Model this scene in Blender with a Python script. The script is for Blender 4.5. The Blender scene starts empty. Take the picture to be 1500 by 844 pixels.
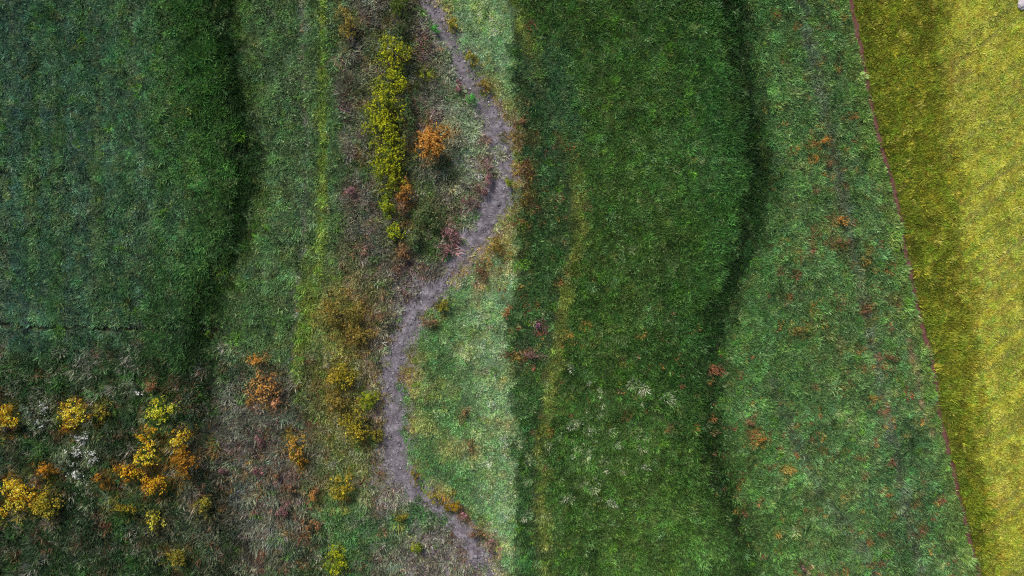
import bpy, math, random
import numpy as np
from mathutils import Vector

# ------------------------------------------------------------------ scale
S = 0.06                        # metres per photograph pixel on the ground
CX, CY = 750.0, 422.0
def X(px): return (np.asarray(px, float) - CX) * S
def Y(py): return (CY - np.asarray(py, float)) * S
def PX(x): return np.asarray(x, float) / S + CX
def PY(y): return CY - np.asarray(y, float) / S

scene = bpy.context.scene
col = scene.collection

# ------------------------------------------------------------------ camera
CAM_H = 70.0
cd = bpy.data.cameras.new('drone_camera')
cam = bpy.data.objects.new('drone_camera', cd)
col.objects.link(cam)
cam.location = (0, 0, CAM_H)
cam.rotation_euler = (0, 0, 0)
cd.sensor_width = 36.0
cd.lens = 36.0 * CAM_H / (1500 * S)
cd.clip_start = 0.5
cd.clip_end = 3000
scene.camera = cam

# ------------------------------------------------------------------ world, sun, exposure
SUN_EL, SUN_AZ = math.radians(48), math.radians(330)     # azimuth clockwise from +Y (top of the picture)
w = bpy.data.worlds.new('World'); scene.world = w; w.use_nodes = True
nt = w.node_tree; nt.nodes.clear()
sky = nt.nodes.new('ShaderNodeTexSky'); sky.sky_type = 'NISHITA'; sky.sun_disc = False
sky.sun_elevation = SUN_EL; sky.sun_rotation = SUN_AZ
sky.dust_density = 4.0; sky.air_density = 1.0
bg = nt.nodes.new('ShaderNodeBackground'); bg.inputs['Strength'].default_value = 0.06
wo = nt.nodes.new('ShaderNodeOutputWorld')
nt.links.new(sky.outputs[0], bg.inputs['Color']); nt.links.new(bg.outputs[0], wo.inputs['Surface'])
ld = bpy.data.lights.new('sun', 'SUN'); ld.energy = 1.5; ld.angle = math.radians(12); ld.color = (1, .95, .86)
sun = bpy.data.objects.new('sun', ld); col.objects.link(sun)
sd = Vector((math.sin(SUN_AZ) * math.cos(SUN_EL), math.cos(SUN_AZ) * math.cos(SUN_EL), math.sin(SUN_EL)))
sun.rotation_euler = sd.to_track_quat('Z', 'Y').to_euler(); sun.location = sd * 100
vs = scene.view_settings
vs.view_transform = 'Standard'; vs.look = 'None'; vs.gamma = 1; vs.exposure = 0.95; vs.use_curve_mapping = False
scene.cycles.use_denoising = False            # keep the grain of single blades
scene.cycles.pixel_filter_type = 'BLACKMAN_HARRIS'; scene.cycles.filter_width = 1.2

GAIN = 2.0                       # wanted look of a surface -> its albedo under this light

# ------------------------------------------------------------------ numbers
rng = np.random.default_rng(11)
def hash2(ix, iy, seed):
    ix = ix.astype(np.int64); iy = iy.astype(np.int64)
    n = (ix * 374761393 + iy * 668265263 + seed * 1442695041) & 0xffffffff
    n = ((n ^ (n >> 13)) * 1274126177) & 0xffffffff
    n = ((n ^ (n >> 16)) * 2246822519) & 0xffffffff
    return ((n ^ (n >> 15)) & 0xffffff) / float(0xffffff)
def vnoise(x, y, seed=0):
    x = np.asarray(x, float); y = np.asarray(y, float)
    ix = np.floor(x); iy = np.floor(y); fx = x - ix; fy = y - iy
    fx = fx * fx * (3 - 2 * fx); fy = fy * fy * (3 - 2 * fy)
    a = hash2(ix, iy, seed); b = hash2(ix + 1, iy, seed); c = hash2(ix, iy + 1, seed); d = hash2(ix + 1, iy + 1, seed)
    return (a * (1 - fx) + b * fx) * (1 - fy) + (c * (1 - fx) + d * fx) * fy
def fbm(x, y, seed=0, o=4):
    s = 0; a = .5; t = 0
    for k in range(o):
        s = s + a * vnoise(x, y, seed + 17 * k); t += a; a *= .55; x = x * 2.03 + 5.1; y = y * 2.03 + 9.7
    return s / t
def sst(a, b, v):
    t = np.clip((v - a) / (b - a), 0, 1); return t * t * (3 - 2 * t)
def lin(rgb):
    c = np.asarray(rgb, float) / 255.0
    return np.where(c <= .04045, c / 12.92, ((c + .055) / 1.055) ** 2.4)
def pdist(px, py, pts):
    """distance from each point to a polyline, in photograph pixels"""
    best = np.full(px.shape, 1e9)
    for (ax, ay), (bx, by) in zip(pts[:-1], pts[1:]):
        dx, dy = bx - ax, by - ay; L = dx * dx + dy * dy
        t = np.clip(((px - ax) * dx + (py - ay) * dy) / L, 0, 1)
        best = np.minimum(best, np.hypot(px - ax - t * dx, py - ay - t * dy))
    return best
def ell(px, py, cx, cy, rx, ry, soft=.5):
    return 1 - sst(1 - soft, 1 + soft, np.hypot((px - cx) / rx, (py - cy) / ry))

# lines on the ground (photograph pixels): centre x, centre y, half width
PATH = [(606, -90, 11), (612, -30, 11), (625, 0, 11), (640, 34, 11), (660, 74, 12), (680, 110, 13), (702, 146, 14), (722, 180, 15), (736, 212, 16),
        (739, 240, 17), (733, 272, 16), (721, 303, 16), (703, 334, 15), (682, 362, 14), (658, 393, 13), (637, 422, 13), (614, 450, 13),
        (597, 474, 12), (585, 500, 13), (579, 530, 14), (578, 562, 14), (577, 594, 13), (577, 624, 13), (575, 652, 14), (577, 680, 14),
        (590, 703, 13), (614, 724, 10), (640, 744, 10), (664, 766, 10), (686, 786, 11), (702, 808, 12), (711, 844, 13), (716, 900, 13), (716, 960, 13)]
TRAIL = [(1222, -140), (1240, -60), (1251, 0), (1259, 45), (1268, 92), (1278, 150), (1291, 205), (1306, 260), (1317, 310), (1325, 355), (1333, 400), (1345, 448), (1356, 495), (1365, 530),
         (1373, 580), (1383, 630), (1396, 680), (1408, 730), (1420, 785), (1435, 844), (1452, 910), (1466, 980)]
PTS = [(a, b) for a, b, c in PATH]
MIDLINE = [(742, -60), (752, 50), (775, 95), (800, 150), (820, 215), (832, 280), (835, 340), (827, 400), (815, 450), (806, 500), (798, 550), (790, 600), (783, 650), (780, 720), (786, 790), (792, 900)]
TRACK_A = [(440, -60), (444, 60), (447, 180), (446, 270), (442, 360), (434, 430), (428, 510), (425, 580)]
TRACK_B = [(472, -60), (473, 60), (472, 180), (473, 280), (470, 360), (462, 430), (452, 500)]
DITCH = [(-80, 468), (0, 474), (60, 479), (160, 482), (250, 484), (340, 482)]
DITCH2 = [(-20, 528), (8, 505), (26, 488)]
EASTLINE = [(1165, -60), (1185, 60), (1205, 150), (1228, 260), (1246, 360), (1265, 450), (1283, 530), (1300, 620), (1318, 710), (1340, 800), (1360, 900)]
SPUR = [(1331, 500), (1338, 530), (1344, 560), (1350, 600), (1366, 640)]
BAND_Y = [-90, 0, 110, 200, 260, 330, 400, 470, 560, 640, 720, 800, 930]          # east rim of the added dark tone band in the west meadow
BAND_X = [322, 334, 348, 364, 374, 362, 340, 306, 298, 302, 318, 345, 372]
SHADE_FURROW_W = [(a - 6, b) for a, b in zip(BAND_X, BAND_Y)]; SHADE_FURROW_E = [(a + 744, b) for a, b in zip(BAND_X, BAND_Y)]   # furrows added along that rim so the dark bands shade themselves
PALE_Y = [-90, 0, 200, 400, 560, 700, 844, 930]; PALE_X = [618, 626, 655, 680, 692, 702, 716, 724]   # west rim of the pale mown strip
HAY_Y = [-90, 0, 150, 300, 450, 600, 750, 930]; HAY_X = [1374, 1380, 1388, 1402, 1420, 1434, 1452, 1474]   # west rim of the cut part of the hay field
GREYLINE = [(1130, 560), (1160, 640), (1200, 720), (1260, 800), (1290, 860)]
def wander(pts, amp, seed):
    P = np.array(pts, float); q = np.arange(P[0, 1], P[-1, 1], 9.0); xx = np.interp(q, P[:, 1], P[:, 0])
    return [(float(a), float(b)) for a, b in zip(xx + amp * (fbm(q / 40, q * 0 + 3.3, seed, 3) - .5) * 2, q)]
TRAIL = wander(TRAIL, 5, 91)
tr_y = np.array([p[1] for p in TRAIL], float); tr_x = np.array([p[0] for p in TRAIL], float)
def trail_x(py): return np.interp(py, tr_y, tr_x)
pa_y = np.array([p[1] for p in PATH], float); pa_x = np.array([p[0] for p in PATH], float); pa_w = np.array([p[2] * 1.15 for p in PATH], float)
ml_y = np.array([p[1] for p in MIDLINE], float); ml_x = np.array([p[0] for p in MIDLINE], float)

def height(x, y):
    """gentle roll of the ground, metres"""
    return .55 * (fbm(x / 14 + 31, y / 14 + 7, 3, 3) - .5) + .12 * (fbm(x / 2.2, y / 2.2, 5, 2) - .5)
def ground_z(x, y):
    px, py = PX(x), PY(y)
    z = height(x, y)
    d = pdist(px, py, PTS); hw = np.interp(py, pa_y, pa_w)
    z = z - .10 * (1 - sst(hw - 2, hw + 10, d))
    z = z - .12 * (1 - sst(2, 8, pdist(px, py, TRAIL)))
    z = z - .22 * (1 - sst(1, 7, pdist(px, py, DITCH)))
    wv = 10 * (vnoise(px / 25, py / 25, 96) - .5)
    for L in (SHADE_FURROW_W, SHADE_FURROW_E): z = z - .36 * (1 - sst(2, 36, pdist(px + wv, py, L)))  # added furrows, shaped to hold shade along the dark bands
    return z

def mix(c, col_, m):
    m = np.clip(m, 0, 1)[:, None]
    return c * (1 - m) + lin(col_)[None, :] * m
def zones(x, y):
    """what grows where: colour of the living cover (linear look), sward height, roughness of the stand"""
    px, py = PX(x), PY(y)
    n1 = fbm(x / 6, y / 6, 1); n2 = fbm(x / 2.0, y / 2.0, 2); n3 = fbm(x / .9, y / .9, 9, 2)
    wx = px + (n1 - .5) * 60 + (n2 - .5) * 26; wy = py + (fbm(x / 6 + 40, y / 6, 4) - .5) * 60 + (n3 - .5) * 20
    strip = fbm(px / 13, py / 260, 21, 3); strip2 = fbm(px / 40, py / 500, 22, 3)
    # west meadow
    k = np.clip((px + (n1 - .5) * 120) / 440, 0, 1)
    c = np.stack([np.interp(k, [0, .45, .75, 1], [lin(a)[i] for a in ((54, 90, 76), (60, 98, 76), (56, 100, 52), (60, 100, 50))]) for i in range(3)], 1)
    c = mix(c, (58, 100, 40), sst(.48, .7, strip) * .5); c = mix(c, (92, 112, 88), sst(.55, .75, fbm(px / 9 + 60, py / 300, 24, 3)) * .4)
    c = mix(c, (26, 54, 42), sst(.5, .8, 1 - strip2) * .35)
    h = np.full(px.shape, .24) + .12 * (n1 - .5) + .16 * (strip - .5)
    c = mix(c, (66, 112, 30), ell(wx, wy, 405, 450, 110, 70, .6) * .6)
    c = mix(c, (46, 96, 24), ell(wx, wy, 320, 130, 75, 260, .6) * .5)
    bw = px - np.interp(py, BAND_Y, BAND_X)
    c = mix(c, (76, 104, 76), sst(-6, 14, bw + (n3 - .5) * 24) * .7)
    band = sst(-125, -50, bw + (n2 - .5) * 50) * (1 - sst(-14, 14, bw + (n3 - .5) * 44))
    c = mix(c, (32, 66, 24), band * (.35 + .25 * sst(-60, -10, bw)))  # dark tone painted into the west grass as an added band
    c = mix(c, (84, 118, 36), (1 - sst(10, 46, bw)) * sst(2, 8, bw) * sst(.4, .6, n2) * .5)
    # middle and east meadows
    e = sst(-8, 8, px - pa_x_at(py))
    mid = np.zeros_like(c) + lin((56, 102, 46))
    mid = mix(mid, (44, 92, 46), sst(.45, .7, n1) * .7)
    mid = mix(mid, (74, 112, 34), sst(.55, .8, n2) * .6)
    mid = mix(mid, (80, 108, 38), ell(wx, wy, 880, 380, 90, 330, .6) * .4)
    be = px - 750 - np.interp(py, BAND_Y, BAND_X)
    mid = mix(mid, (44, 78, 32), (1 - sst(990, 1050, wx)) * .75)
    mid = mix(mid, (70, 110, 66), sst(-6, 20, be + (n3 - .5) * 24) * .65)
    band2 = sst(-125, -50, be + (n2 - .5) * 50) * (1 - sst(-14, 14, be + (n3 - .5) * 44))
    mid = mix(mid, (30, 64, 24), band2 * (.35 + .25 * sst(-60, -10, be)))  # same added dark band painted into the middle meadow
    mid = mix(mid, (80, 108, 70), sst(1110, 1200, wx) * .4)
    mid = mix(mid, (46, 84, 58), ell(wx, wy, 790, 180, 45, 120, .5) * .75)
    mid = mix(mid, (44, 86, 58), ell(wx, wy, 1330, 720, 60, 140, .5) * .5)
    mid = mix(mid, (72, 108, 42), ell(wx, wy, 1000, 760, 150, 120, .6) * .4)
    mid = mix(mid, (108, 100, 50), sst(.62, .85, n3) * sst(1080, 1200, px) * .35)
    # lawn between path and the faint dark line
    lawn = 1 - sst(-9, 12, px - 750 + (n3 - .5) * 26 + (n1 - .5) * 34)
    near = 1 - sst(-10, 12, px - np.interp(py, ml_y, ml_x)); mid = mix(mid, (44, 76, 46), near * (1 - lawn) * .55)
    mid = mix(mid, (74, 116, 72), lawn * .8)
    pale = lawn * sst(-40, 30, px - np.interp(py, PALE_Y, PALE_X) + (n2 - .5) * 60)
    mid = mix(mid, (112, 148, 112), pale * .75)
    mid = mix(mid, (132, 140, 84), lawn * sst(.52, .75, n2) * .5)
    mid = mix(mid, (128, 160, 104), pale * sst(.52, .75, fbm(x / 2.6 + 8, y / 2.6, 44, 3)) * .5)
    mid = mix(mid, (96, 66, 36), ell(wx, wy, 768, 260, 26, 110, .5) * (1 - lawn) * sst(.45, .65, n3) * .4)
    mid = mix(mid, (150, 128, 84), ell(wx, wy, 722, 352, 44, 46, .6) * lawn * sst(.35, .6, n2) * .6)
    mid = mix(mid, (104, 116, 50), (1 - sst(3, 16, np.abs(pdist(px + (n2 - .5) * 30, py, [(a + 10, b) for a, b in MIDLINE])))) * .6 * sst(.35, .65, n1))
    mid = mix(mid, (34, 58, 40), (1 - sst(1, 6, pdist(px + (n3 - .5) * 8, py, MIDLINE))) * .6)
    mid = mix(mid, (84, 96, 88), (1 - sst(3, 12, pdist(px + (n3 - .5) * 14, py, EASTLINE))) * .6)
    mid = mix(mid, (78, 92, 84), (1 - sst(3, 12, pdist(px + (n3 - .5) * 14, py, GREYLINE))) * .45)
    mid = mix(mid, (112, 88, 84), (1 - sst(2, 6, pdist(px, py, SPUR))) * .8)
    mid = mix(mid, (92, 118, 40), (1 - sst(10, 40, trail_x(py) - px)) * .4)
    c = c * (1 - e[:, None]) + mid * e[:, None]
    h = h * (1 - e) + (.21 + .12 * (n2 - .5) - .07 * lawn) * e
    # verge of the path
    hw = np.interp(py, pa_y, pa_w); dp = pdist(px, py, PTS) - hw
    vg = (1 - sst(2, 20 + 18 * n1, dp))
    c = mix(c, (138, 116, 62), vg * e * sst(.38, .62, n2) * .75)
    c = mix(c, (118, 100, 96), vg * (1 - e) * sst(.4, .65, n2) * .7)
    c = mix(c, (148, 122, 84), ell(wx, wy, 690, 400, 34, 38, .5) * e * sst(.35, .6, n2) * .7)
    c = mix(c, (136, 112, 114), ell(wx, wy, 700, 270, 30, 85, .5) * (1 - e) * .75)
    # grey-brown scrub band west of the path
    sc = sst(486, 520, wx) * (1 - e) * (1 - sst(440, 520, wy))
    c = mix(c, (82, 90, 82), sc * .85); c = mix(c, (106, 96, 102), sc * sst(.45, .7, n2) * .7); c = mix(c, (124, 100, 106), sc * sst(.55, .8, n3) * .45)
    c = mix(c, (66, 96, 52), sc * sst(.5, .75, fbm(x / 1.4, y / 1.4, 14, 3)) * .6)
    c = mix(c, (124, 142, 122), sst(-6, 8, px - np.interp(py, PALE_Y, PALE_X) + (n3 - .5) * 14) * (1 - e) * (1 - sst(330, 400, wy)) * .8)
    c = mix(c, (72, 98, 40), ell(wx, wy, 630, 320, 40, 50, .5) * (1 - e) * .6)
    h = h + sc * .07 + .05 * np.maximum(band, band2 * e)
    # rough ground in the south-west
    sw = sst(500, 545, wy) * (1 - sst(440, 500, wx))
    c = mix(c, (36, 58, 34), sw * .85); c = mix(c, (60, 62, 52), sw * sst(.5, .75, n2) * .55)
    c = mix(c, (40, 78, 40), sw * sst(.45, .7, fbm(x / 2.5, y / 2.5, 15, 3)) * .7)
    gy = ell(wx, wy, 375, 690, 100, 140, .5)
    c = mix(c, (98, 101, 100), gy * .8); c = mix(c, (110, 92, 96), gy * sst(.58, .8, n2) * .55)
    h = h + sw * .08
    # green bank beside the lower path, and its bare patches
    gb = sst(470, 500, wx) * (1 - e) * sst(560, 640, wy)
    c = mix(c, (64, 108, 68), gb * .85)
    c = mix(c, (98, 94, 94), ell(wx, wy, 640, 822, 90, 50, .5) * (1 - e) * .85)
    c = mix(c, (108, 100, 104), ell(wx, wy, 562, 690, 34, 60, .5) * (1 - e) * .8)
    c = mix(c, (104, 98, 100), np.maximum(ell(wx, wy, 556, 560, 26, 100, .5), ell(wx, wy, 598, 440, 36, 60, .5)) * (1 - e) * .75)
    c = mix(c, (122, 116, 54), ell(wx, wy, 510, 550, 55, 150, .6) * (1 - e) * .65)
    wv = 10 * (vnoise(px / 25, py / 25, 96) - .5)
    c = mix(c, (16, 40, 16), np.maximum(1 - sst(2, 40, pdist(px + wv + (n3 - .5) * 22, py, SHADE_FURROW_W)), 1 - sst(2, 40, pdist(px + wv + (n3 - .5) * 22, py, SHADE_FURROW_E))) * .8)  # dark tone also painted along the added furrows
    # worn wheel marks and the wet furrow
    c = mix(c, (92, 98, 92), (1 - sst(1.5, 6, pdist(px + (n3 - .5) * 5, py, TRACK_A))) * .7)
    c = mix(c, (108, 136, 34), (1 - sst(2, 9, pdist(px + (n3 - .5) * 7, py, TRACK_B))) * .7)
    c = mix(c, (98, 124, 36), (1 - sst(3, 11, pdist(px, py, [(a + 12, b) for a, b in TRACK_A]))) * sst(300, 430, py) * .6)
    c = mix(c, (22, 34, 28), (1 - sst(2, 6, pdist(px, py + (n3 - .5) * 6, DITCH))) * .95)
    c = mix(c, (96, 90, 88), (1 - sst(1, 4, pdist(px, py, DITCH2))) * .7)
    # hay field beyond the trail
    f = sst(-1.5, 1.5, px - trail_x(py))
    u = (px * .60 + py * .80)
    st = fbm(u / 9, (px * .8 - py * .6) / 150, 33, 3)
    hay = np.zeros_like(c) + lin((104, 114, 8))
    hay = mix(hay, (90, 96, 10), sst(.45, .7, n2) * .6)
    hay = mix(hay, (116, 118, 14), sst(.5, .75, fbm(x / 1.1, y / 1.1, 46, 2)) * .5)
    hay = mix(hay, (72, 92, 14), (1 - sst(4, 50, px - trail_x(py))) * .5)
    cut = sst(-22, 24, px - np.interp(py, HAY_Y, HAY_X) + (n3 - .5) * 34 + (n2 - .5) * 30)
    row = .5 + .5 * np.sin(u / 2.6 + 5 * (n1 - .5)); tram = np.maximum(1 - sst(2, 5, np.abs((u + 8 * (n1 - .5)) % 96 - 30)), 1 - sst(2, 5, np.abs((u + 8 * (n1 - .5)) % 96 - 52)))
    cutc = np.zeros_like(c) + lin((156, 161, 38))
    cutc = mix(cutc, (124, 134, 46), sst(.46, .60, st) * .8)
    cutc = mix(cutc, (172, 172, 46), sst(.5, .7, n2) * .5)
    cutc = mix(cutc, (168, 144, 78), sst(.58, .8, n1) * .5)
    cutc = mix(cutc, (126, 132, 50), row * .35); cutc = mix(cutc, (118, 122, 62), tram * .6)
    hay = hay * (1 - cut[:, None]) + cutc * cut[:, None]
    c = c * (1 - f[:, None]) + hay * f[:, None]
    h = h * (1 - f) + (.20 - .08 * cut + .07 * (n2 - .5) - .05 * cut * (row + tram) * .6) * f
    ruts = np.maximum.reduce([1 - sst(1, 6, pdist(px, py, L)) for L in (TRACK_A, DITCH, SPUR, MIDLINE, DITCH2)])
    h = h * (1 - .6 * ruts)
    return c, h, sc + sw, f
def pa_x_at(py): return np.interp(py, pa_y, pa_x)

# ------------------------------------------------------------------ mesh and material helpers
def mesh_np(name, verts, tris, colours=None, quads=False, smooth=False):
    k = 4 if quads else 3
    me = bpy.data.meshes.new(name)
    verts = np.ascontiguousarray(verts, np.float32); tris = np.ascontiguousarray(tris, np.int32)
    me.vertices.add(len(verts)); me.vertices.foreach_set('co', verts.ravel())
    me.loops.add(tris.size); me.loops.foreach_set('vertex_index', tris.ravel())
    me.polygons.add(len(tris)); me.polygons.foreach_set('loop_start', np.arange(0, tris.size, k, dtype=np.int32))
    if colours is not None:
        a = me.attributes.new('hue', 'FLOAT_COLOR', 'POINT')
        c4 = np.ones((len(verts), 4), np.float32); c4[:, :3] = colours
        a.data.foreach_set('color', c4.ravel())
    me.update(calc_edges=True)
    if smooth: me.polygons.foreach_set('use_smooth', np.ones(len(tris), bool)); me.update()
    return me
def link(name, me, mat, parent=None):
    o = bpy.data.objects.new(name, me); col.objects.link(o)
    if mat and not me.materials: me.materials.append(mat)
    if parent: o.parent = parent
    return o
def tag(o, label=None, cat=None, group=None, kind=None):
    for k, v in (('label', label), ('category', cat), ('group', group), ('kind', kind)):
        if v: o[k] = v
    return o

def mat_leaf(name, trans=.25, rough=.6, spec=.25):
    m = bpy.data.materials.new(name); m.use_nodes = True; t = m.node_tree; t.nodes.clear()
    at = t.nodes.new('ShaderNodeAttribute'); at.attribute_name = 'hue'
    p = t.nodes.new('ShaderNodeBsdfPrincipled'); p.inputs['Roughness'].default_value = rough; p.inputs['Specular IOR Level'].default_value = spec
    tr = t.nodes.new('ShaderNodeBsdfTranslucent'); mx = t.nodes.new('ShaderNodeMixShader'); mx.inputs[0].default_value = trans
    o = t.nodes.new('ShaderNodeOutputMaterial')
    t.links.new(at.outputs['Color'], p.inputs['Base Color']); t.links.new(at.outputs['Color'], tr.inputs['Color'])
    t.links.new(p.outputs[0], mx.inputs[1]); t.links.new(tr.outputs[0], mx.inputs[2]); t.links.new(mx.outputs[0], o.inputs['Surface'])
    return m
def mat_ground(name):
    m = bpy.data.materials.new(name); m.use_nodes = True; t = m.node_tree
    p = t.nodes['Principled BSDF']; p.inputs['Roughness'].default_value = .95; p.inputs['Specular IOR Level'].default_value = .1
    at = t.nodes.new('ShaderNodeAttribute'); at.attribute_name = 'hue'
    ge = t.nodes.new('ShaderNodeNewGeometry')
    n = t.nodes.new('ShaderNodeTexNoise'); n.inputs['Scale'].default_value = 5; n.inputs['Detail'].default_value = 8; n.inputs['Roughness'].default_value = .75
    r = t.nodes.new('ShaderNodeMapRange'); r.inputs['From Min'].default_value = .3; r.inputs['From Max'].default_value = .7; r.inputs['To Min'].default_value = .5; r.inputs['To Max'].default_value = 1.5
    mu = t.nodes.new('ShaderNodeMix'); mu.data_type = 'RGBA'; mu.blend_type = 'MULTIPLY'; mu.inputs[0].default_value = 1
    b = t.nodes.new('ShaderNodeBump'); b.inputs['Strength'].default_value = .6; b.inputs['Distance'].default_value = .05
    t.links.new(ge.outputs['Position'], n.inputs['Vector']); t.links.new(n.outputs['Fac'], r.inputs['Value'])
    t.links.new(at.outputs['Color'], mu.inputs[6]); t.links.new(r.outputs[0], mu.inputs[7]); t.links.new(mu.outputs[2], p.inputs['Base Color'])
    t.links.new(n.outputs['Fac'], b.inputs['Height']); t.links.new(b.outputs[0], p.inputs['Normal'])
    return m
def mat_noise(name, c1, c2, scale, rough=.9, bump=.4, c3=None):
    m = bpy.data.materials.new(name); m.use_nodes = True; t = m.node_tree
    p = t.nodes['Principled BSDF']; p.inputs['Roughness'].default_value = rough; p.inputs['Specular IOR Level'].default_value = .2
    ge = t.nodes.new('ShaderNodeNewGeometry')
    n = t.nodes.new('ShaderNodeTexNoise'); n.inputs['Scale'].default_value = scale; n.inputs['Detail'].default_value = 8; n.inputs['Roughness'].default_value = .7
    cr = t.nodes.new('ShaderNodeValToRGB'); e = cr.color_ramp.elements
    e[0].position = .32; e[0].color = (*c1, 1); e[1].position = .68; e[1].color = (*c2, 1)
    if c3: k = e.new(.5); k.color = (*c3, 1)
    b = t.nodes.new('ShaderNodeBump'); b.inputs['Strength'].default_value = bump; b.inputs['Distance'].default_value = .04
    t.links.new(ge.outputs['Position'], n.inputs['Vector']); t.links.new(n.outputs['Fac'], cr.inputs['Fac']); t.links.new(cr.outputs[0], p.inputs['Base Color'])
    t.links.new(n.outputs['Fac'], b.inputs['Height']); t.links.new(b.outputs[0], p.inputs['Normal'])
    return m
def A(rgb, g=1.0): return tuple(float(v) for v in np.clip(lin(rgb) * GAIN * g, 0, .85))

M_ground = mat_ground('turf_and_thatch')
M_grass = mat_leaf('grass_blades', .30)
M_leaf = mat_leaf('shrub_leaves', .25)
M_bark = mat_noise('bark', (.05, .035, .025), (.13, .10, .075), 9)
M_path = mat_noise('gravel_path', A((62, 57, 61), .6), A((142, 136, 144), .6), 1.5, .9, .9, A((101, 96, 102), .6))
M_trail = mat_noise('trodden_earth', A((74, 42, 38), .5), A((122, 88, 80), .5), 3.5, .9, .6)
M_stone = mat_noise('pale_stone', (.36, .33, .38), (.62, .58, .62), 6, .8, .5)

# ------------------------------------------------------------------ ground
def axis(half, step, far):
    a = np.arange(0, half + 1e-6, step); s = step
    while a[-1] < far: s *= 1.25; a = np.append(a, a[-1] + s)
    return np.concatenate([-a[:0:-1], a])
gx = axis(54, .26, 900); gy = axis(34, .26, 900)
GX, GY = np.meshgrid(gx, gy); fx, fy = GX.ravel(), GY.ravel()
gz = ground_z(fx, fy)
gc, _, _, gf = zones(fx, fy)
soil = lin((74, 62, 48))[None, :]
gpx, gpy = PX(fx), PY(fy)
worn = np.clip(np.maximum.reduce([1 - sst(0, 26, pdist(gpx, gpy, PTS) - np.interp(gpy, pa_y, pa_w)), ell(gpx, gpy, 700, 270, 30, 90), ell(gpx, gpy, 640, 822, 90, 50), ell(gpx, gpy, 562, 690, 34, 66), ell(gpx, gpy, 556, 560, 26, 90), ell(gpx, gpy, 600, 440, 34, 60)]), 0, 1)[:, None]
gc = (gc * .62 + soil * .38) * (1 - worn) + worn * lin((120, 113, 117))[None, :] * 1.0
gc = gc * GAIN * .55
nx, ny = len(gx), len(gy)
ii = (np.arange(ny - 1)[:, None] * nx + np.arange(nx - 1)[None, :]).ravel()
ground = link('ground', mesh_np('ground', np.stack([fx, fy, gz], 1), np.stack([ii, ii + 1, ii + 1 + nx, ii + nx], 1), np.clip(gc, 0, .8), True, True), M_ground)
tag(ground, 'dark thatchy soil under the meadow grass', kind='structure')

# ------------------------------------------------------------------ the gravel path and the earth trail
def ribbon(name, pts, mat, step, lift, across, wob, wseed, rut=0):
    P = np.array(pts, float)
    seg = np.hypot(np.diff(P[:, 0]), np.diff(P[:, 1])); s = np.concatenate([[0], np.cumsum(seg)])
    q = np.arange(0, s[-1], step)
    px = np.interp(q, s, P[:, 0]); py = np.interp(q, s, P[:, 1]); hw = np.interp(q, s, P[:, 2])
    for _ in range(3):
        k = np.ones(5) / 5
        px[2:-2] = np.convolve(px, k, 'valid'); py[2:-2] = np.convolve(py, k, 'valid')
    tx, ty = np.gradient(px), np.gradient(py); L = np.hypot(tx, ty); nx_, ny_ = -ty / L, tx / L
    V = []
    for j in range(across + 1):
        t = j / across * 2 - 1
        side = wseed if t < 0 else wseed + 50
        ww = hw * (1 + wob * (fbm(q / 9, q * 0 + side, side, 3) - .5) * 2)
        x = X(px + nx_ * ww * t); y = Y(py + ny_ * ww * t)
        z = ground_z(x, y) + lift * (1 - .75 * t * t) + .02 * (vnoise(x * 3, y * 3, 8) - .5) - rut * .035 * math.exp(-((abs(t) - .42) / .16) ** 2)
        if abs(t) == 1: z = z - .12
        V.append(np.stack([x, y, z], 1))
    V = np.stack(V, 1).reshape(-1, 3); n = across + 1
    ii = (np.arange(len(q) - 1)[:, None] * n + np.arange(across)[None, :]).ravel()
    o = link(name, mesh_np(name, V, np.stack([ii, ii + n, ii + n + 1, ii + 1], 1), None, True, True), mat)
    return o
path = ribbon('path', [(a, b, c * 1.3) for a, b, c in PATH], M_path, 3, .06, 16, .35, 3, 1)
tag(path, 'grey winding gravel path through the scrub', kind='structure')
trail = ribbon('trail', [(a, b, 4.6) for a, b in TRAIL], M_trail, 2.5, .06, 6, .65, 7)
tag(trail, 'narrow reddish earth trail along the hay field', kind='structure')

# ------------------------------------------------------------------ where the shrubs stand
YEL = [(190, 146, 16), (170, 122, 16), (120, 96, 20), (74, 84, 30)]; YTOP = [(240, 200, 40), (226, 178, 34), (236, 206, 90)]
AMB = [(160, 110, 14), (136, 90, 14), (104, 74, 18), (70, 72, 30)]; ATOP = [(218, 168, 26), (200, 144, 24)]
OLV = [(124, 116, 28), (104, 100, 30), (138, 120, 34), (78, 88, 34)]; OTOP = [(170, 152, 40), (150, 132, 36)]
OCH = [(122, 106, 44), (104, 96, 40), (136, 112, 46), (82, 88, 42)]
LIM = [(120, 132, 22), (136, 142, 20), (96, 116, 24), (74, 104, 28)]; LTOP = [(160, 160, 24), (146, 152, 22)]
HED = [(134, 138, 14), (118, 126, 16), (98, 112, 20), (70, 92, 28)]; HTOP = [(160, 160, 18), (140, 146, 18)]
ORA = [(160, 110, 44), (142, 96, 38), (168, 126, 54), (112, 86, 42)]; ORT = [(192, 142, 68), (180, 126, 52)]
RUS = [(122, 88, 60), (104, 80, 58), (134, 98, 60), (84, 84, 58)]; RTOP = [(150, 104, 64), (134, 92, 62)]
RED = [(120, 82, 82), (106, 78, 76), (132, 94, 92), (88, 82, 74)]
PNK = [(150, 100, 108), (132, 92, 98), (120, 98, 90), (96, 90, 80)]
GRN = [(62, 136, 50), (74, 150, 56), (54, 112, 44)]
WHT = [(112, 122, 100), (88, 102, 76), (64, 82, 54)]; WTOP = [(236, 238, 228), (216, 220, 206), (188, 196, 176)]
VRD = [(70, 92, 52), (58, 84, 46), (92, 98, 60)]
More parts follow.
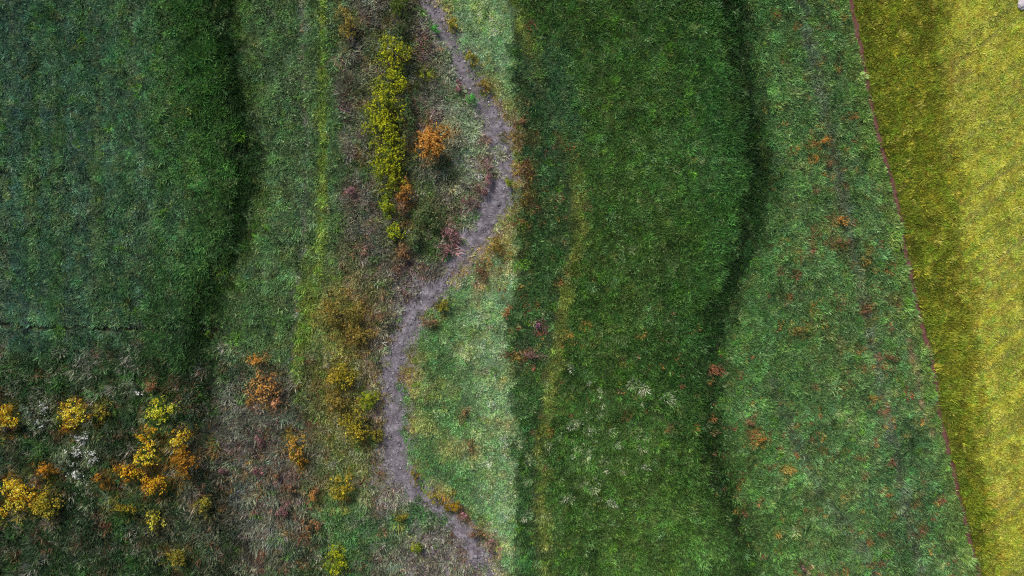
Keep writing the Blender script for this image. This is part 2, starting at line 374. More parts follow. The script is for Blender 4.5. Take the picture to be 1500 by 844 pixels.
g1 = 'yellow shrubs in the rough ground'; g2 = 'rusty shrubs on the grey slope'; g3 = 'olive shrubs west of the path'
g4 = 'yellow-green hedge bushes'; g5 = 'shrubs beside the gravel path'; g7 = 'white-flowered plants among the yellow shrubs'; g6 = 'rusty plants scattered in the meadow'
T = [
 # yellow shrubs, south-west
 ('yellow_shrub', 8, 616, 18, 20, 1.5, YEL, 'pale yellow shrub cut by the west edge of the picture, above the brightest yellow clump', g1, YTOP),
 ('yellow_shrub', 112, 606, 23, 20, 1.7, YEL, 'bright yellow shrub standing alone between the west edge and the main yellow cluster', g1, YTOP),
 ('yellow_shrub', 104, 628, 14, 10, 1.2, AMB, 'small amber shrub touching the south side of the lone bright yellow shrub', g1, None),
 ('yellow_shrub', 152, 604, 11, 11, 1.1, OLV, 'small dull green-yellow shrub just east of the lone bright yellow shrub', g1, None),
 ('yellow_shrub', 237, 601, 19, 18, 1.6, LIM, 'lime-tinged yellow shrub at the north end of the main yellow cluster', g1, YTOP),
 ('yellow_shrub', 213, 634, 15, 13, 1.4, YEL, 'yellow-orange shrub below the lime-tinged one in the main yellow cluster', g1, ATOP),
 ('yellow_shrub', 264, 645, 14, 18, 1.5, YEL, 'yellow shrub at the east side of the main cluster, nearest the grey slope', g1, YTOP),
 ('yellow_shrub', 216, 664, 19, 16, 1.7, YEL, 'vivid yellow shrub in the middle of the main yellow cluster', g1, YTOP),
 ('yellow_shrub', 188, 692, 20, 15, 1.5, AMB, 'deep amber shrub at the west side of the main yellow cluster', g1, ATOP),
 ('yellow_shrub', 226, 706, 22, 18, 1.7, AMB, 'large golden orange shrub at the south end of the main yellow cluster', g1, ATOP),
 ('yellow_shrub', 268, 681, 20, 18, 1.5, AMB, 'dull orange-brown shrub at the south-east side of the main yellow cluster', g1, None),
 ('yellow_shrub', 150, 703, 13, 13, 1.2, AMB, 'small brownish orange shrub just west of the main yellow cluster', g1, None),
 ('yellow_shrub', 30, 727, 25, 24, 1.8, YEL, 'largest and brightest yellow shrub, close to the west edge', g1, YTOP),
 ('yellow_shrub', 69, 733, 21, 24, 1.5, OLV, 'olive-gold shrub touching the east side of the brightest yellow shrub', g1, OTOP),
 ('yellow_shrub', 70, 688, 14, 12, 1.2, AMB, 'small brown-orange shrub north of the brightest yellow shrub', g1, None),
 ('yellow_shrub', 5, 749, 9, 8, 1.0, YEL, 'tiny yellow shrub at the west edge below the brightest yellow shrub', g1, YTOP),
 ('yellow_shrub', 229, 761, 13, 13, 1.2, OLV, 'small yellow shrub standing apart south of the main yellow cluster', g1, YTOP),
 ('yellow_shrub', 180, 743, 22, 9, 1.1, OLV, 'low wide olive shrub below the deep amber shrub', g1, None),
 ('yellow_shrub', 296, 743, 13, 11, 1.1, OLV, 'small olive shrub alone between the yellow cluster and grey slope', g1, None),
 ('yellow_shrub', 262, 816, 16, 14, 1.2, OLV, 'olive-orange shrub near the bottom edge, southernmost of the yellow shrubs', g1, None),
 ('yellow_shrub', 221, 564, 9, 8, .9, RUS, 'small rusty shrub north of the lime-tinged yellow shrub', g1, RTOP),
 ('grey_green_shrub', 42, 604, 12, 12, 1.2, [(108, 120, 100), (84, 100, 78), (62, 78, 56)], 'grey-green leafy shrub between the west-edge yellow shrub and lone bright yellow shrub', g1, None),
 ('grey_green_shrub', 92, 678, 10, 16, 1.0, [(100, 112, 92), (78, 94, 70), (58, 74, 52)], 'grey-green shrub at the west side of the white flower drift', g1, None),
 ('grey_green_shrub', 196, 566, 13, 9, 1.0, [(104, 118, 92), (80, 98, 70)], 'low grey-green shrub beside the small rusty shrub north of the yellow cluster', g1, None),
 ('white_plant', 64, 596, 12, 10, .8, WHT, 'white-flowered plant between the west-edge yellow shrub and the lone bright yellow shrub', g7, WTOP),
 ('white_plant', 60, 620, 10, 9, .7, WHT, 'small white-flowered plant south-east of the grey-green shrub near the west edge', g7, WTOP),
 ('white_plant', 122, 642, 15, 10, .8, WHT, 'white-flowered plant directly south of the lone bright yellow shrub', g7, WTOP),
 ('white_plant', 108, 660, 12, 11, .7, WHT, 'white-flowered plant in the middle of the white drift, west side', g7, WTOP),
 ('white_plant', 134, 668, 12, 12, .7, WHT, 'white-flowered plant in the middle of the white drift, east side', g7, WTOP),
 ('white_plant', 112, 690, 14, 12, .8, WHT, 'white-flowered plant at the south end of the drift, north-east of the brightest yellow shrub', g7, WTOP),
 ('white_plant', 203, 576, 13, 7, .7, WHT, 'low white-flowered plant north of the main yellow cluster', g7, WTOP),
 # rusty shrubs on the grey slope
 ('rusty_shrub', 375, 528, 9, 8, 1.0, ORA, 'small orange shrub alone at the north end of the grey slope', g2, ORT),
 ('rusty_shrub', 388, 566, 22, 20, 1.5, RUS, 'largest rust-red shrub on the grey slope with ochre top', g2, ORT),
 ('rusty_shrub', 403, 592, 8, 9, 1.0, [(196, 140, 100), (170, 116, 84)], 'small pale salmon shrub at the foot of the largest rust-red shrub', g2, None),
 ('rusty_shrub', 381, 644, 7, 15, .9, RED, 'narrow upright red-brown shrub south of the largest rust-red shrub', g2, None),
 ('rusty_shrub', 431, 653, 15, 20, 1.3, OLV, 'orange-gold shrub at the east side of the grey slope', g2, ORT),
 ('rusty_shrub', 441, 674, 9, 8, .9, AMB, 'small yellow-orange shrub touching the south side of the orange-gold shrub', g2, ATOP),
 ('rusty_shrub', 377, 691, 9, 7, .8, RED, 'small dark red shrub in the west of the grey slope', g2, None),
 ('rusty_shrub', 407, 694, 9, 10, .9, RUS, 'small brick-red shrub in the middle of the grey slope', g2, None),
 ('rusty_shrub', 425, 716, 12, 8, .9, RUS, 'low rust-brown shrub south-east of the small brick-red shrub', g2, None),
 ('rusty_shrub', 459, 728, 9, 11, .9, RUS, 'small orange-brown shrub at the south-east of the grey slope', g2, ORT),
 ('rusty_shrub', 414, 746, 10, 12, .9, RED, 'dull red-brown shrub low on the grey slope', g2, None),
 ('rusty_shrub', 455, 772, 15, 9, .9, RUS, 'low wide rusty shrub at the southern foot of the grey slope', g2, RTOP),
 ('rusty_shrub', 325, 690, 8, 7, .8, RED, 'tiny red shrub at the western rim of the grey slope', g2, None),
 # olive shrubs
 ('olive_shrub', 500, 458, 34, 28, 1.6, OCH, 'broad ochre-olive bush where the meadow meets the scrub', g3, None),
 ('olive_shrub', 526, 492, 22, 16, 1.4, OCH, 'olive bush touching the south-east side of the broad ochre-olive bush', g3, None),
 ('olive_shrub', 500, 548, 20, 20, 1.4, OLV, 'yellow-olive bush at the north end of the row above the lower path', g3, OTOP),
 ('olive_shrub', 494, 590, 16, 16, 1.3, OCH, 'brown-centred ochre bush in the row above the lower path', g3, None),
 ('olive_shrub', 520, 618, 24, 24, 1.5, OLV, 'largest yellow-olive bush in the row west of the lower path', g3, OTOP),
 ('olive_shrub', 541, 585, 13, 16, 1.2, LIM, 'lime-olive bush on the path side of the row', g3, None),
 ('olive_shrub', 552, 641, 10, 11, 1.1, OLV, 'small ochre bush at the south end of the row, close to the path', g3, None),
 ('olive_shrub', 500, 715, 20, 17, 1.3, OLV, 'olive-yellow bush alone on the green bank', g3, OTOP),
 ('olive_shrub', 495, 823, 16, 20, 1.3, LIM, 'lime-yellow bush near the bottom edge on the green bank', g3, LTOP),
 ('olive_shrub', 612, 800, 9, 12, 1.0, LIM, 'small lime bush on the bare patch inside the lower path bend', g3, None),
 ('olive_shrub', 587, 757, 11, 9, .9, OLV, 'small dull olive bush on the green bank below the path bend', g3, None),
 ('olive_shrub', 510, 30, 18, 22, 1.3, OCH, 'brownish olive bush near the top edge at the rim of the meadow', g3, None),
 # hedge
 ('hedge_bush', 586, 44, 13, 14, 1.3, VRD, 'small dark green bush between the two northernmost hedge bushes', g4, None),
 ('hedge_bush', 582, 12, 16, 22, 1.7, [(92, 108, 24), (76, 96, 28), (60, 84, 32)], 'green-yellow bush at the top edge, northernmost of the hedge row', g4, None),
 ('hedge_bush', 575, 76, 23, 24, 1.8, HED, 'yellow bush between the top-edge bush and the long hedge row', g4, HTOP),
 ('hedge_bush', 574, 124, 24, 20, 1.9, HED, 'first yellow-green bush at the north end of the long hedge row', g4, HTOP),
 ('hedge_bush', 568, 156, 27, 26, 2.0, HED, 'second yellow-green bush from the north in the long hedge row', g4, HTOP),
 ('hedge_bush', 565, 192, 27, 26, 2.0, HED, 'third yellow-green bush from the north in the long hedge row', g4, HTOP),
 ('hedge_bush', 567, 228, 26, 26, 1.9, HED, 'fourth yellow-green bush from the north in the long hedge row', g4, HTOP),
 ('hedge_bush', 573, 260, 22, 20, 1.7, HED, 'last yellow-green bush at the south end of the long hedge row', g4, None),
 ('hedge_bush', 596, 178, 13, 34, 1.5, VRD, 'dark green bush along the east side of the long hedge row', g4, None),
 ('hedge_bush', 566, 305, 12, 18, 1.3, LIM, 'thin lime bush trailing south of the long hedge row', g4, None),
 ('hedge_bush', 584, 340, 14, 13, 1.3, LIM, 'bright lime bush south of the hedge row beside the rusty bushes', g4, LTOP),
 # beside the path
 ('orange_tree', 632, 207, 22, 28, 3.0, ORA, 'orange-leaved small tree between the hedge row and the path', None, ORT),
 ('rusty_bush', 591, 277, 12, 17, 1.4, ORA, 'orange-brown bush just south of the hedge row', g5, None),
 ('rusty_bush', 589, 304, 9, 14, 1.2, RUS, 'narrow rust-brown bush below the orange-brown bush south of the hedge', g5, None),
 ('rusty_bush', 588, 372, 12, 13, 1.1, RUS, 'rust-brown bush below the bright lime bush', g5, None),
 ('rusty_bush', 514, 279, 10, 7, .8, PNK, 'tiny pinkish-red bush at the meadow rim west of the hedge row', g5, None),
 ('green_bush', 632, 318, 20, 20, 1.2, VRD, 'dark olive-green bush west of the pink bushes by the path', g5, None),
 ('green_bush', 623, 106, 8, 8, .9, LIM, 'small yellow-green bush between the hedge and upper path', g5, None),
 ('green_bush', 610, 350, 14, 14, 1.1, VRD, 'mossy green bush east of the bright lime bush', g5, None),
 ('red_bush', 716, 250, 9, 18, .9, PNK, 'pink-brown bush against the outer bend of the path', g5, None),
 ('red_bush', 708, 277, 10, 13, .9, RED, 'wine-red bush in the path bend below the pink-brown bush', g5, None),
 ('red_bush', 689, 297, 13, 11, .9, RED, 'brightest pinkish-red bush on the inner side of the path bend', g5, None),
 ('red_bush', 660, 341, 13, 12, .9, PNK, 'mauve-brown bush midway down the slope beside the path', g5, None),
 ('red_bush', 654, 366, 11, 9, .8, RED, 'dull red bush below the mauve-brown bush beside the path', g5, None),
 ('red_bush', 671, 128, 7, 12, .8, PNK, 'small pink bush at the west edge of the upper path', g5, None),
 ('green_bush', 637, 43, 7, 8, .8, GRN, 'tiny vivid green bush at the edge of the path near the top', g5, None),
 ('green_bush', 693, 146, 8, 9, .9, GRN, 'vivid green bush growing in the middle of the upper path', g5, None),
 ('green_bush', 745, 267, 7, 11, .9, LIM, 'lime green bush on the east rim of the path bend', g5, None),
 ('verge_bush', 663, 37, 8, 9, .8, OLV, 'yellow bush on the east verge near the top of the path', g5, OTOP),
 ('verge_bush', 693, 84, 11, 12, .9, OLV, 'olive-yellow bush on the east verge of the upper path', g5, None),
 ('verge_bush', 712, 128, 14, 12, .8, OCH, 'ochre bush on the east verge where the upper path straightens', g5, None),
 ('verge_bush', 703, 396, 12, 14, .8, RUS, 'orange-brown verge bush south-east of the path bend', g5, None),
 ('verge_bush', 726, 362, 13, 13, .8, OCH, 'straw-brown verge bush just below the path bend', g5, None),
 ('verge_bush', 630, 472, 15, 8, .8, RUS, 'brown verge bush at the east edge where the path narrows', g5, None),
 ('verge_bush', 648, 448, 9, 11, .8, OLV, 'small ochre verge bush above the brown one where the path narrows', g5, None),
 ('verge_bush', 608, 697, 9, 14, .8, OCH, 'ochre verge bush at the lower bend of the path', g5, None),
 ('verge_bush', 640, 732, 12, 8, .8, OLV, 'olive verge bush along the lower path', g5, None),
 ('verge_bush', 664, 740, 13, 10, 1.0, YEL, 'golden yellow verge bush along the lower path', g5, None),
 ('verge_bush', 676, 758, 9, 8, .8, PNK, 'purplish pink verge bush below the golden one', g5, None),
 ('verge_bush', 702, 781, 14, 9, .8, RUS, 'rust-orange verge bush where the lower path turns south', g5, None),
 ('verge_bush', 718, 800, 9, 12, .8, PNK, 'pinkish brown verge bush nearest the bottom edge by the path', g5, None),
 # meadow flecks
 ('meadow_plant', 775, 520, 17, 9, .7, RED, 'low red-brown plant in the meadow on the faint dark line', g6, None),
 ('meadow_plant', 788, 478, 8, 6, .6, [(120, 70, 100), (96, 64, 84)], 'small purplish plant above the low red-brown plant in the meadow', g6, None),
 ('meadow_plant', 764, 178, 8, 8, .7, RUS, 'rusty plant east of the upper path bend', g6, None),
 ('meadow_plant', 766, 250, 8, 16, .7, RUS, 'long rusty plant patch beside the path bend on the meadow side', g6, None),
 ('meadow_plant', 766, 292, 8, 12, .7, OCH, 'ochre plant patch below the long rusty patch beside the path bend', g6, None),
 ('meadow_plant', 680, 606, 7, 8, .6, RUS, 'small rusty plant on the lawn east of the lower path', g6, None),
 ('meadow_plant', 690, 655, 7, 12, .6, RUS, 'upright rusty plant on the lawn below the small rusty one', g6, None),
 ('meadow_plant', 1206, 207, 9, 7, .7, ORA, 'bright orange plant, northernmost in the east of the meadow', g6, ORT),
 ('meadow_plant', 1197, 231, 7, 6, .6, ORA, 'small orange plant just below the northernmost bright orange one', g6, None),
 ('meadow_plant', 1215, 240, 7, 9, .6, RUS, 'small rust plant east of the small orange plant', g6, None),
 ('meadow_plant', 1236, 324, 11, 7, .7, ORA, 'wide bright orange plant midway along the earth trail', g6, ORT),
 ('meadow_plant', 1232, 352, 14, 7, .7, RUS, 'low rusty orange plant below the wide bright orange one', g6, None),
 ('meadow_plant', 1268, 383, 8, 14, .6, OCH, 'upright ochre plant close to the trail below the rusty orange plants', g6, None),
 ('meadow_plant', 1271, 453, 8, 6, .6, RUS, 'small rust plant alone on the grey line near the trail', g6, None),
 ('meadow_plant', 1172, 483, 13, 8, .6, OCH, 'ochre plant in the meadow well west of the trail', g6, None),
 ('meadow_plant', 1113, 644, 9, 9, .7, ORA, 'orange-brown plant low in the middle of the meadow', g6, None),
 ('meadow_plant', 1100, 620, 8, 7, .6, RUS, 'small rusty plant above the orange-brown plant low in the meadow', g6, None),
 ('meadow_plant', 1303, 524, 14, 7, .6, RUS, 'low rust plant where the trail has a short spur', g6, None),
 ('meadow_plant', 1176, 830, 9, 7, .6, RED, 'small red plant at the bottom edge of the meadow', g6, None),
]

# ------------------------------------------------------------------ grass: tussocks of blades
def tussocks(x0, x1, y0, y1, sp, keep):
    gx = np.arange(x0, x1, sp); gy = np.arange(y0, y1, sp * .87)
    a, b = np.meshgrid(gx, gy); a = a + (np.arange(len(gy)) % 2)[:, None] * sp * .5
    x = a.ravel() + rng.uniform(-.55, .55, a.size) * sp; y = b.ravel() + rng.uniform(-.55, .55, a.size) * sp
    m = keep(PX(x), PY(y)); return x[m], y[m]
def bare(px, py):
    """how bare the surface is: 1 on path and trail"""
    hw = np.interp(py, pa_y, pa_w)
    d = pdist(px, py, PTS) + 16 * (vnoise(px / 9, py / 9, 61) - .5) + 9 * (vnoise(px / 3, py / 3, 63) - .5)
    d = d + 22 * sst(.72, .9, vnoise(px / 11, py / 11, 64))
    return np.maximum(1 - sst(hw - 9, hw + 9, d), 1 - sst(3.4, 6.4, pdist(px, py, TRAIL) + 5 * (vnoise(px / 6, py / 6, 62) - .5)))
FLECK = {'meadow': [(112, 128, 84), (98, 104, 52), (24, 48, 26), (96, 130, 84), (84, 126, 34)],
         'scrub': [(138, 134, 124), (112, 78, 62), (30, 40, 28), (118, 128, 102), (70, 110, 46)],
         'dark_band': [(16, 40, 14), (40, 78, 26), (70, 104, 60), (96, 122, 84), (30, 62, 20)],  # tints of the added dark tone bands
         'hay': [(176, 168, 80), (126, 120, 36), (94, 104, 22), (180, 168, 56), (110, 132, 36)]}
def grass(name, x, y, blades, label, style, wide=.040, aim=None):
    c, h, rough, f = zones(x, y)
    n = len(x)
    # every tussock has its own tint, some are of another plant altogether
    pt = fbm(x / 1.1 + 4, y / 1.1, 52, 3) - .5
    c = c * np.exp(.8 * pt)[:, None]; h = h * np.exp(1.2 * pt)
    # seedlings and fallen leaves of the shrubs colour the growth round them
    for (nm_, sx_, sy_, rx_, ry_, *q_) in T:
        dd = np.hypot((PX(x) - sx_) / (rx_ * 1.15 + 4), (PY(y) - sy_) / (ry_ * 1.15 + 4)); near_ = np.nonzero(dd < 1.5)[0]
        if len(near_):
            near_ = near_[rng.random(len(near_)) < np.clip(1.55 - dd[near_], 0, 1) * .55]
            tt_ = np.array([lin(v) for v in q_[1]]); c[near_] = c[near_] * .4 + tt_[rng.integers(0, len(tt_), len(near_))] * .6 * .8
    g = c @ np.array([.3, .6, .1]); c = c * .86 + g[:, None] * np.array([1.12, 1.0, .8]) * .14
    c[:, 2] *= .86; c[:, 0] *= (1.0 if style == 'hay' else 1.06)
    c = c * np.exp(rng.normal(0, (.22 if style == 'hay' else .32), n) - .05)[:, None] * np.exp(rng.normal(0, .10, (n, 3)))
    fl = np.array([lin(v) for v in FLECK[style]])
    pick = rng.integers(0, len(fl), n); amt = np.where(rng.random(n) < (.36 if style == 'scrub' else .17), rng.uniform(.25, .85, n), 0)
    c = c * (1 - amt[:, None]) + fl[pick] * amt[:, None]
    px, py = PX(x), PY(y)
    wf = np.maximum.reduce([ell(px, py, 114, 655, 28, 50) * 1.2, ell(px, py, 62, 606, 20, 24) * 1.2, ell(px, py, 205, 562, 26, 14), ell(px, py, 870, 650, 50, 90) * .6, ell(px, py, 772, 700, 30, 60) * .7, ell(px, py, 950, 600, 50, 60) * .3]) * sst(.4, .7, vnoise(x / .6, y / .6, 31))
    wm = rng.random(n) < wf * .42
    c[wm] = lin((136, 150, 112))[None] * np.exp(rng.normal(0, .3, wm.sum()))[:, None]
    rf = (sst(1100, 1180, px) * (1 - sst(-30, -8, px - trail_x(py))) * .10 + ell(px, py, 1100, 640, 70, 110) * .10 + ell(px, py, 960, 570, 120, 90) * .07 + ell(px, py, 790, 380, 60, 260) * .10 + ell(px, py, 400, 680, 80, 130) * .14) * sst(.4, .62, vnoise(x / .8, y / .8, 37)) * .9
    rm = rng.random(n) < rf
    c[rm] = np.array([lin(v) for v in ((122, 88, 50), (110, 72, 54), (132, 108, 52), (100, 84, 58))])[rng.integers(0, 4, rm.sum())]
    size = np.clip(np.exp(rng.normal(0, .36, n)), .35, 1.8)
    h = np.clip(h, .06, .6) * size
    gone = 1 - bare(PX(x), PY(y))
    gone = gone * (1 - .55 * np.maximum.reduce([ell(PX(x), PY(y), 700, 270, 26, 85), ell(PX(x), PY(y), 640, 822, 80, 46), ell(PX(x), PY(y), 562, 690, 30, 60), ell(PX(x), PY(y), 556, 560, 24, 85), ell(PX(x), PY(y), 600, 440, 30, 55)]))
    gone = gone * (.62 + .38 * sst(.3, .55, fbm(x / 3, y / 3, 81, 3)))
    nb = np.clip((blades * size * (.25 + .75 * gone)).astype(int), 3, blades * 2)
    nb[gone < .15] = 0
    thin = (gone < .6) & (rng.random(n) < .4); nb[thin] //= 2
    idx = np.repeat(np.arange(n), nb); m = len(idx)
    az = rng.uniform(0, 2 * math.pi, m)
    fl_a = 6.28 * 2 * fbm(x / 7 + 3, y / 7 + 8, 77, 2)
    az = np.where(rng.random(m) < .4, fl_a[idx] + rng.normal(0, .5, m), az)
    if aim is not None: az = np.where(rng.random(m) < .55, aim + rng.normal(0, .35, m), az)
    tilt = np.radians(rng.uniform(14, 74, m))
    L = h[idx] * rng.uniform(.6, 1.5, m); W = wide * rng.uniform(.6, 1.5, m)
    spread = .21 * size[idx] * np.sqrt(rng.random(m)); a2 = az + rng.normal(0, 1.3, m)
    bx = x[idx] + np.cos(a2) * spread; by = y[idx] + np.sin(a2) * spread
    bz = ground_z(x, y)[idx] - .01
    dx, dy = np.cos(az), np.sin(az); sx, sy = -dy, dx
    roll = rng.normal(0, .5, m); hx = L * np.sin(tilt); hz = L * np.cos(tilt)
    v = np.empty((m, 3, 3), np.float32)
    v[:, 0] = np.stack([bx - sx * W, by - sy * W, bz + roll * W * .5], 1)
    v[:, 1] = np.stack([bx + sx * W, by + sy * W, bz - roll * W * .5], 1)
    v[:, 2] = np.stack([bx + dx * hx, by + dy * hx, bz + hz], 1)
    cc = c[idx] * np.exp(rng.normal(0, .32, m))[:, None]
    cc = np.clip(cc * GAIN * (1.0 if style == 'hay' else 1.05), 0.004, .8)
    o = link(name, mesh_np(name, v.reshape(-1, 3), np.arange(m * 3).reshape(-1, 3), np.repeat(cc, 3, 0)), M_grass)
    tag(o, label, 'grass', None, 'stuff'); return o
BX0, BX1, BY0, BY1 = -51, 51, -31.5, 31.5
SP = .30
x, y = tussocks(BX0, BX1, BY0, BY1, SP, lambda a, b: a < pa_x_at(b))
pxx, pyy = PX(x), PY(y); rough = np.maximum(sst(480, 520, pxx), sst(500, 545, pyy + 30 * (vnoise(pxx / 40, pyy / 40, 71) - .5) * 2)) > .5
def in_band(px, py):
    w_ = px - np.where(px > 700, 750, 0) - np.interp(py, BAND_Y, BAND_X) + 60 * (vnoise(px / 9, py / 9, 72) - .5) + 30 * (vnoise(px / 30, py / 30, 73) - .5)
    return (w_ > -70) & (w_ < -1)
dark_band = ~rough & in_band(pxx, pyy)  # tussocks of the added dark band, split off as taller grass
grass('west_dark_band', x[dark_band], y[dark_band], 30, 'added dark tone band of taller grass curving through the west meadow', 'dark_band', .048)
rough_w = rough; keep_w = ~rough & ~dark_band
grass('west_meadow_grass', x[keep_w], y[keep_w], 32, 'dark green grass of the meadow west of the scrub', 'meadow')
grass('scrub_undergrowth', x[rough], y[rough], 32, 'grey-green rough undergrowth between the meadow and the gravel path', 'scrub', .046)
x, y = tussocks(BX0, BX1, BY0, BY1, SP, lambda a, b: (a >= pa_x_at(b)) & (a < trail_x(b)))
dark_band = in_band(PX(x), PY(y))  # tussocks of the second added dark band
grass('middle_dark_band', x[dark_band], y[dark_band], 30, 'added dark tone band of taller grass curving through the wide middle meadow', 'dark_band', .048)
x, y = x[~dark_band], y[~dark_band]
grass('middle_meadow_grass', x, y, 32, 'green grass of the wide meadow between path and earth trail', 'meadow')
x, y = tussocks(BX0, BX1, BY0, BY1, SP * .9, lambda a, b: a >= trail_x(b))
grass('hay_field_grass', x, y, 32, 'yellow ripe grass of the hay field beyond the earth trail', 'hay', .044, math.radians(35))

# loose stones on the path (too many and too small to count)
n = 5200
q = rng.uniform(-60, 900, n); px = pa_x_at(q) + rng.normal(0, .62, n) * np.interp(q, pa_y, pa_w); py = q + rng.uniform(-3, 3, n)
x, y = X(px), Y(py); z = ground_z(x, y) + .045; r = np.exp(rng.normal(-3.1, .5, n))
octa = np.array([[1, 0, 0], [0, 1, 0], [-1, 0, 0], [0, -1, 0], [0, 0, .7], [0, 0, -.7]], float)
of = np.array([[0, 1, 4], [1, 2, 4], [2, 3, 4], [3, 0, 4], [1, 0, 5], [2, 1, 5], [3, 2, 5], [0, 3, 5]])
jit = rng.uniform(.6, 1.3, (n, 6, 1)); an = rng.uniform(0, 6.28, n); ca, sa = np.cos(an)[:, None], np.sin(an)[:, None]
ov = octa[None] * jit * r[:, None, None]
ov = np.stack([ov[:, :, 0] * ca - ov[:, :, 1] * sa + x[:, None], ov[:, :, 0] * sa + ov[:, :, 1] * ca + y[:, None], ov[:, :, 2] + z[:, None]], 2)
sc_ = lin((128, 124, 128))[None] * np.exp(rng.normal(0, .35, n))[:, None] * GAIN * .5
stones = link('gravel', mesh_np('gravel', ov.reshape(-1, 3), (of[None] + (np.arange(n) * 6)[:, None, None]).reshape(-1, 3), np.repeat(np.clip(sc_, 0, .8), 6, 0)), mat_leaf('gravel_stone', 0.0, .9, .2))
tag(stones, 'grey loose gravel strewn along the winding path', 'gravel', None, 'stuff')

# ------------------------------------------------------------------ shrubs
def tubes(paths, sides=5):
    V = []; F = []
    for pts in paths:
        base = len(V)
        for k, (p, r) in enumerate(pts):
            for s in range(sides):
                a = 2 * math.pi * s / sides
                V.append((p[0] + r * math.cos(a), p[1] + r * math.sin(a), p[2]))
        for k in range(len(pts) - 1):
            for s in range(sides):
                a = base + k * sides + s; b = base + k * sides + (s + 1) % sides
                F.append((a, b, b + sides, a + sides))
    return np.array(V), np.array(F)
def leaves(P, N, size, colours, r):
    """four-sided pointed leaves at P, facing roughly N"""
    m = len(P); t = r.normal(0, 1, (m, 3)); t -= N * (t * N).sum(1)[:, None]; t /= np.linalg.norm(t, axis=1)[:, None] + 1e-9
    b = np.cross(N, t); s = (size * np.exp(r.normal(0, .25, m)))[:, None]
    v = np.empty((m, 4, 3)); v[:, 0] = P - t * s; v[:, 1] = P - b * s * .55; v[:, 2] = P + t * s; v[:, 3] = P + b * s * .55
    v[:, 1] += N * s * .15; v[:, 3] += N * s * .15
    return v.reshape(-1, 3), np.arange(m * 4).reshape(-1, 4), np.repeat(colours, 4, 0)
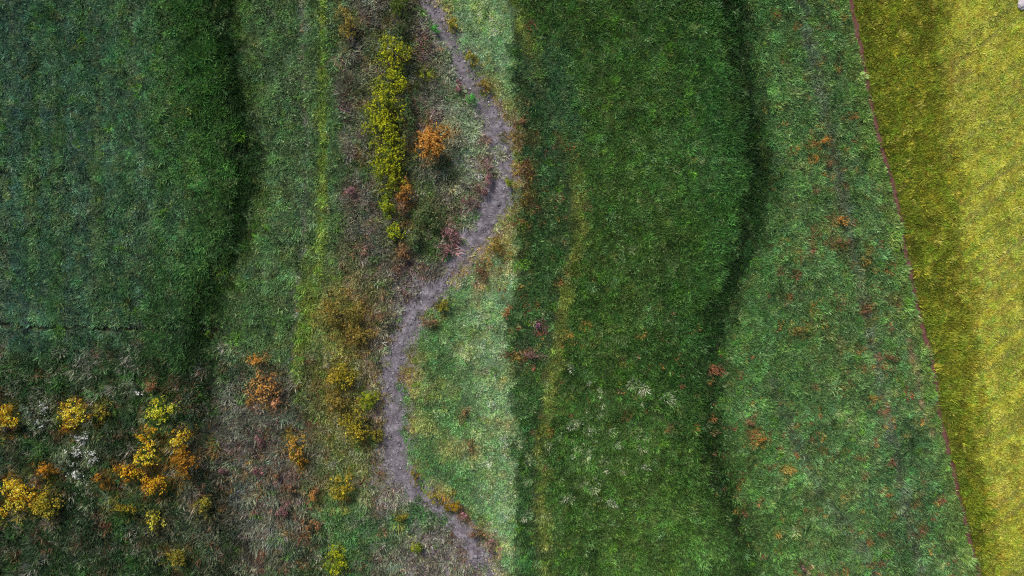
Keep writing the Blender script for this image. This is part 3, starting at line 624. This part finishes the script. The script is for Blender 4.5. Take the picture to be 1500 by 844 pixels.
def shrub(name, px, py, rx, ry, h, tones, label, group, cat='shrub', top=None, seed=0, leaf=.085, dens=1.0, trunk=False):
    r = np.random.default_rng(1000 + seed)
    H = h * 1.2; k = 1 - (H * .6) / CAM_H                       # crown shows where its height puts it
    x0, y0 = float(X(px)) * k, float(Y(py)) * k; RX, RY = rx * S, ry * S
    z0 = float(ground_z(np.array([x0]), np.array([y0]))[0])
    e = bpy.data.objects.new(name, None); col.objects.link(e); e.location = (x0, y0, z0); e.empty_display_size = .3
    tag(e, label, cat, group)
    # lobes of the crown
    nl = int(np.clip(8 + 8 * RX * RY, 7, 22)); lob = []
    for i in range(nl):
        a = r.uniform(0, 6.283); d = math.sqrt(r.uniform(0, 1)) * .95
        rr = r.uniform(.18, .46)
        if i < 2: d *= .25; rr = .45
        zc = H * (.62 + .25 * (1 - d) * r.uniform(.5, 1.1)) - rr * .2
        lob.append((RX * d * math.cos(a), RY * d * math.sin(a), zc, RX * rr, RY * rr, min(H * .34, max(RX, RY) * rr * 1.1)))
    # limbs
    tb = .035 + .03 * H if trunk else .02 + .012 * H
    paths = []
    fork = .35 * H if trunk else .02
    if trunk: paths.append([((0, 0, -.08), tb * 1.4), ((.02, .01, fork * .5), tb), ((0, .03, fork), tb * .85)])
    for (lx, ly, lz, *_) in lob[:9]:
        ox, oy = (0, .03) if trunk else r.normal(0, .06, 2)
        s0 = fork if trunk else -.05
        mid = (ox + (lx - ox) * .5 + r.normal(0, .05), oy + (ly - oy) * .5 + r.normal(0, .05), s0 + (lz - s0) * .55)
        paths.append([((ox, oy, s0), tb * .7), (mid, tb * .45), ((lx, ly, lz), tb * .15)])
    V, F = tubes(paths)
    st = link('trunk' if trunk else 'stem', mesh_np('stem', V, F, None, True, True), M_bark, e)
    # leaves
    tot = int(np.clip(620 * dens * (RX * RY + .12), 90, 5200)); P = []; N = []; C = []
    tl = np.array([lin(t) for t in tones]); wts = np.array([l[3] * l[4] for l in lob]); wts /= wts.sum()
    for (lx, ly, lz, ax, ay, az), wt in zip(lob, wts):
        m = max(8, int(tot * wt)); d = r.normal(0, 1, (m, 3)); d /= np.linalg.norm(d, axis=1)[:, None]
        d[:, 2] = np.where(d[:, 2] < -.35, -d[:, 2], d[:, 2])
        rad = r.uniform(.55, 1.08, m)[:, None] * (1 + .25 * (r.random((m, 1)) < .3) * r.uniform(.3, 2.6, (m, 1)))
        P.append(np.array([lx, ly, lz]) + d * rad * np.array([ax, ay, az]))
        nn = d + r.normal(0, .55, (m, 3)) + np.array([0, 0, .35]); N.append(nn / np.linalg.norm(nn, axis=1)[:, None])
        lt = tl[r.integers(0, len(tl))] * .55 + tl[r.integers(0, len(tl), m)] * .45
        C.append(lt * math.exp(r.normal(0, .16)) * np.exp(r.normal(0, .2, m))[:, None])
    P = np.concatenate(P); N = np.concatenate(N); C = np.clip(np.concatenate(C) * GAIN * .70, .004, .8)
    keep = vnoise(P[:, 0] / .28 + 50 + seed, P[:, 1] / .28 + 9, seed) > .30
    P, N, C = P[keep], N[keep], C[keep]
    link('crown', mesh_np('crown', *leaves(P, N, leaf, C, r), True), M_leaf, e)
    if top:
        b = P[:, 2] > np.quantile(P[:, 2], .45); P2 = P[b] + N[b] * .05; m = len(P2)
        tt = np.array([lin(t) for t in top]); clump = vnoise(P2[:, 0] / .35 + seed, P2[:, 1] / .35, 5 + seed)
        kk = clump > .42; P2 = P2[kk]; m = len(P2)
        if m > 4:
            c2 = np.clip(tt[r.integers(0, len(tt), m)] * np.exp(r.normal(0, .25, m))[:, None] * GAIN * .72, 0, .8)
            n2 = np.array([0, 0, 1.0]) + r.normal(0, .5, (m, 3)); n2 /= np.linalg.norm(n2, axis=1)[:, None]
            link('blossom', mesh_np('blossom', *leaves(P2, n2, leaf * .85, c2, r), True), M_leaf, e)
    return e
for i, (nm, px, py, rx, ry, h, tones, label, group, top) in enumerate(T):
    tree = nm == 'orange_tree'
    shrub(nm, px, py, rx, ry, h, tones, label, group, 'tree' if tree else ('plant' if nm in ('meadow_plant', 'white_plant') else 'shrub'), top, i,
          leaf=.085 if h > 1 else .07, dens=2.2 if tree else (.45 if nm == 'meadow_plant' else .8 if nm == 'white_plant' else 1.0), trunk=tree)

# ------------------------------------------------------------------ pale boulder at the far corner of the hay field
import bmesh
def boulder(name, px, py, r, label):
    bm = bmesh.new(); bmesh.ops.create_icosphere(bm, subdivisions=3, radius=1)
    for v in bm.verts:
        p = v.co.normalized(); d = 1 + .35 * (vnoise(np.array([p.x * 1.7 + 9]), np.array([p.y * 1.7 + p.z * 2.1]), 3)[0] - .5) + .12 * (vnoise(np.array([p.x * 5]), np.array([p.y * 5 + p.z * 4]), 4)[0] - .5)
        v.co = Vector((p.x * r * d, p.y * r * .8 * d, p.z * r * .6 * d))
    me = bpy.data.meshes.new(name); bm.to_mesh(me); bm.free()
    x, y = float(X(px)), float(Y(py)); o = link(name, me, M_stone)
    o.location = (x, y, float(ground_z(np.array([x]), np.array([y]))[0]) + r * .3); o.rotation_euler = (0, 0, .6)
    tag(o, label, 'boulder'); return o
boulder('boulder', 1497, 7, .62, 'pale lilac-grey boulder in the top corner of the yellow hay field')
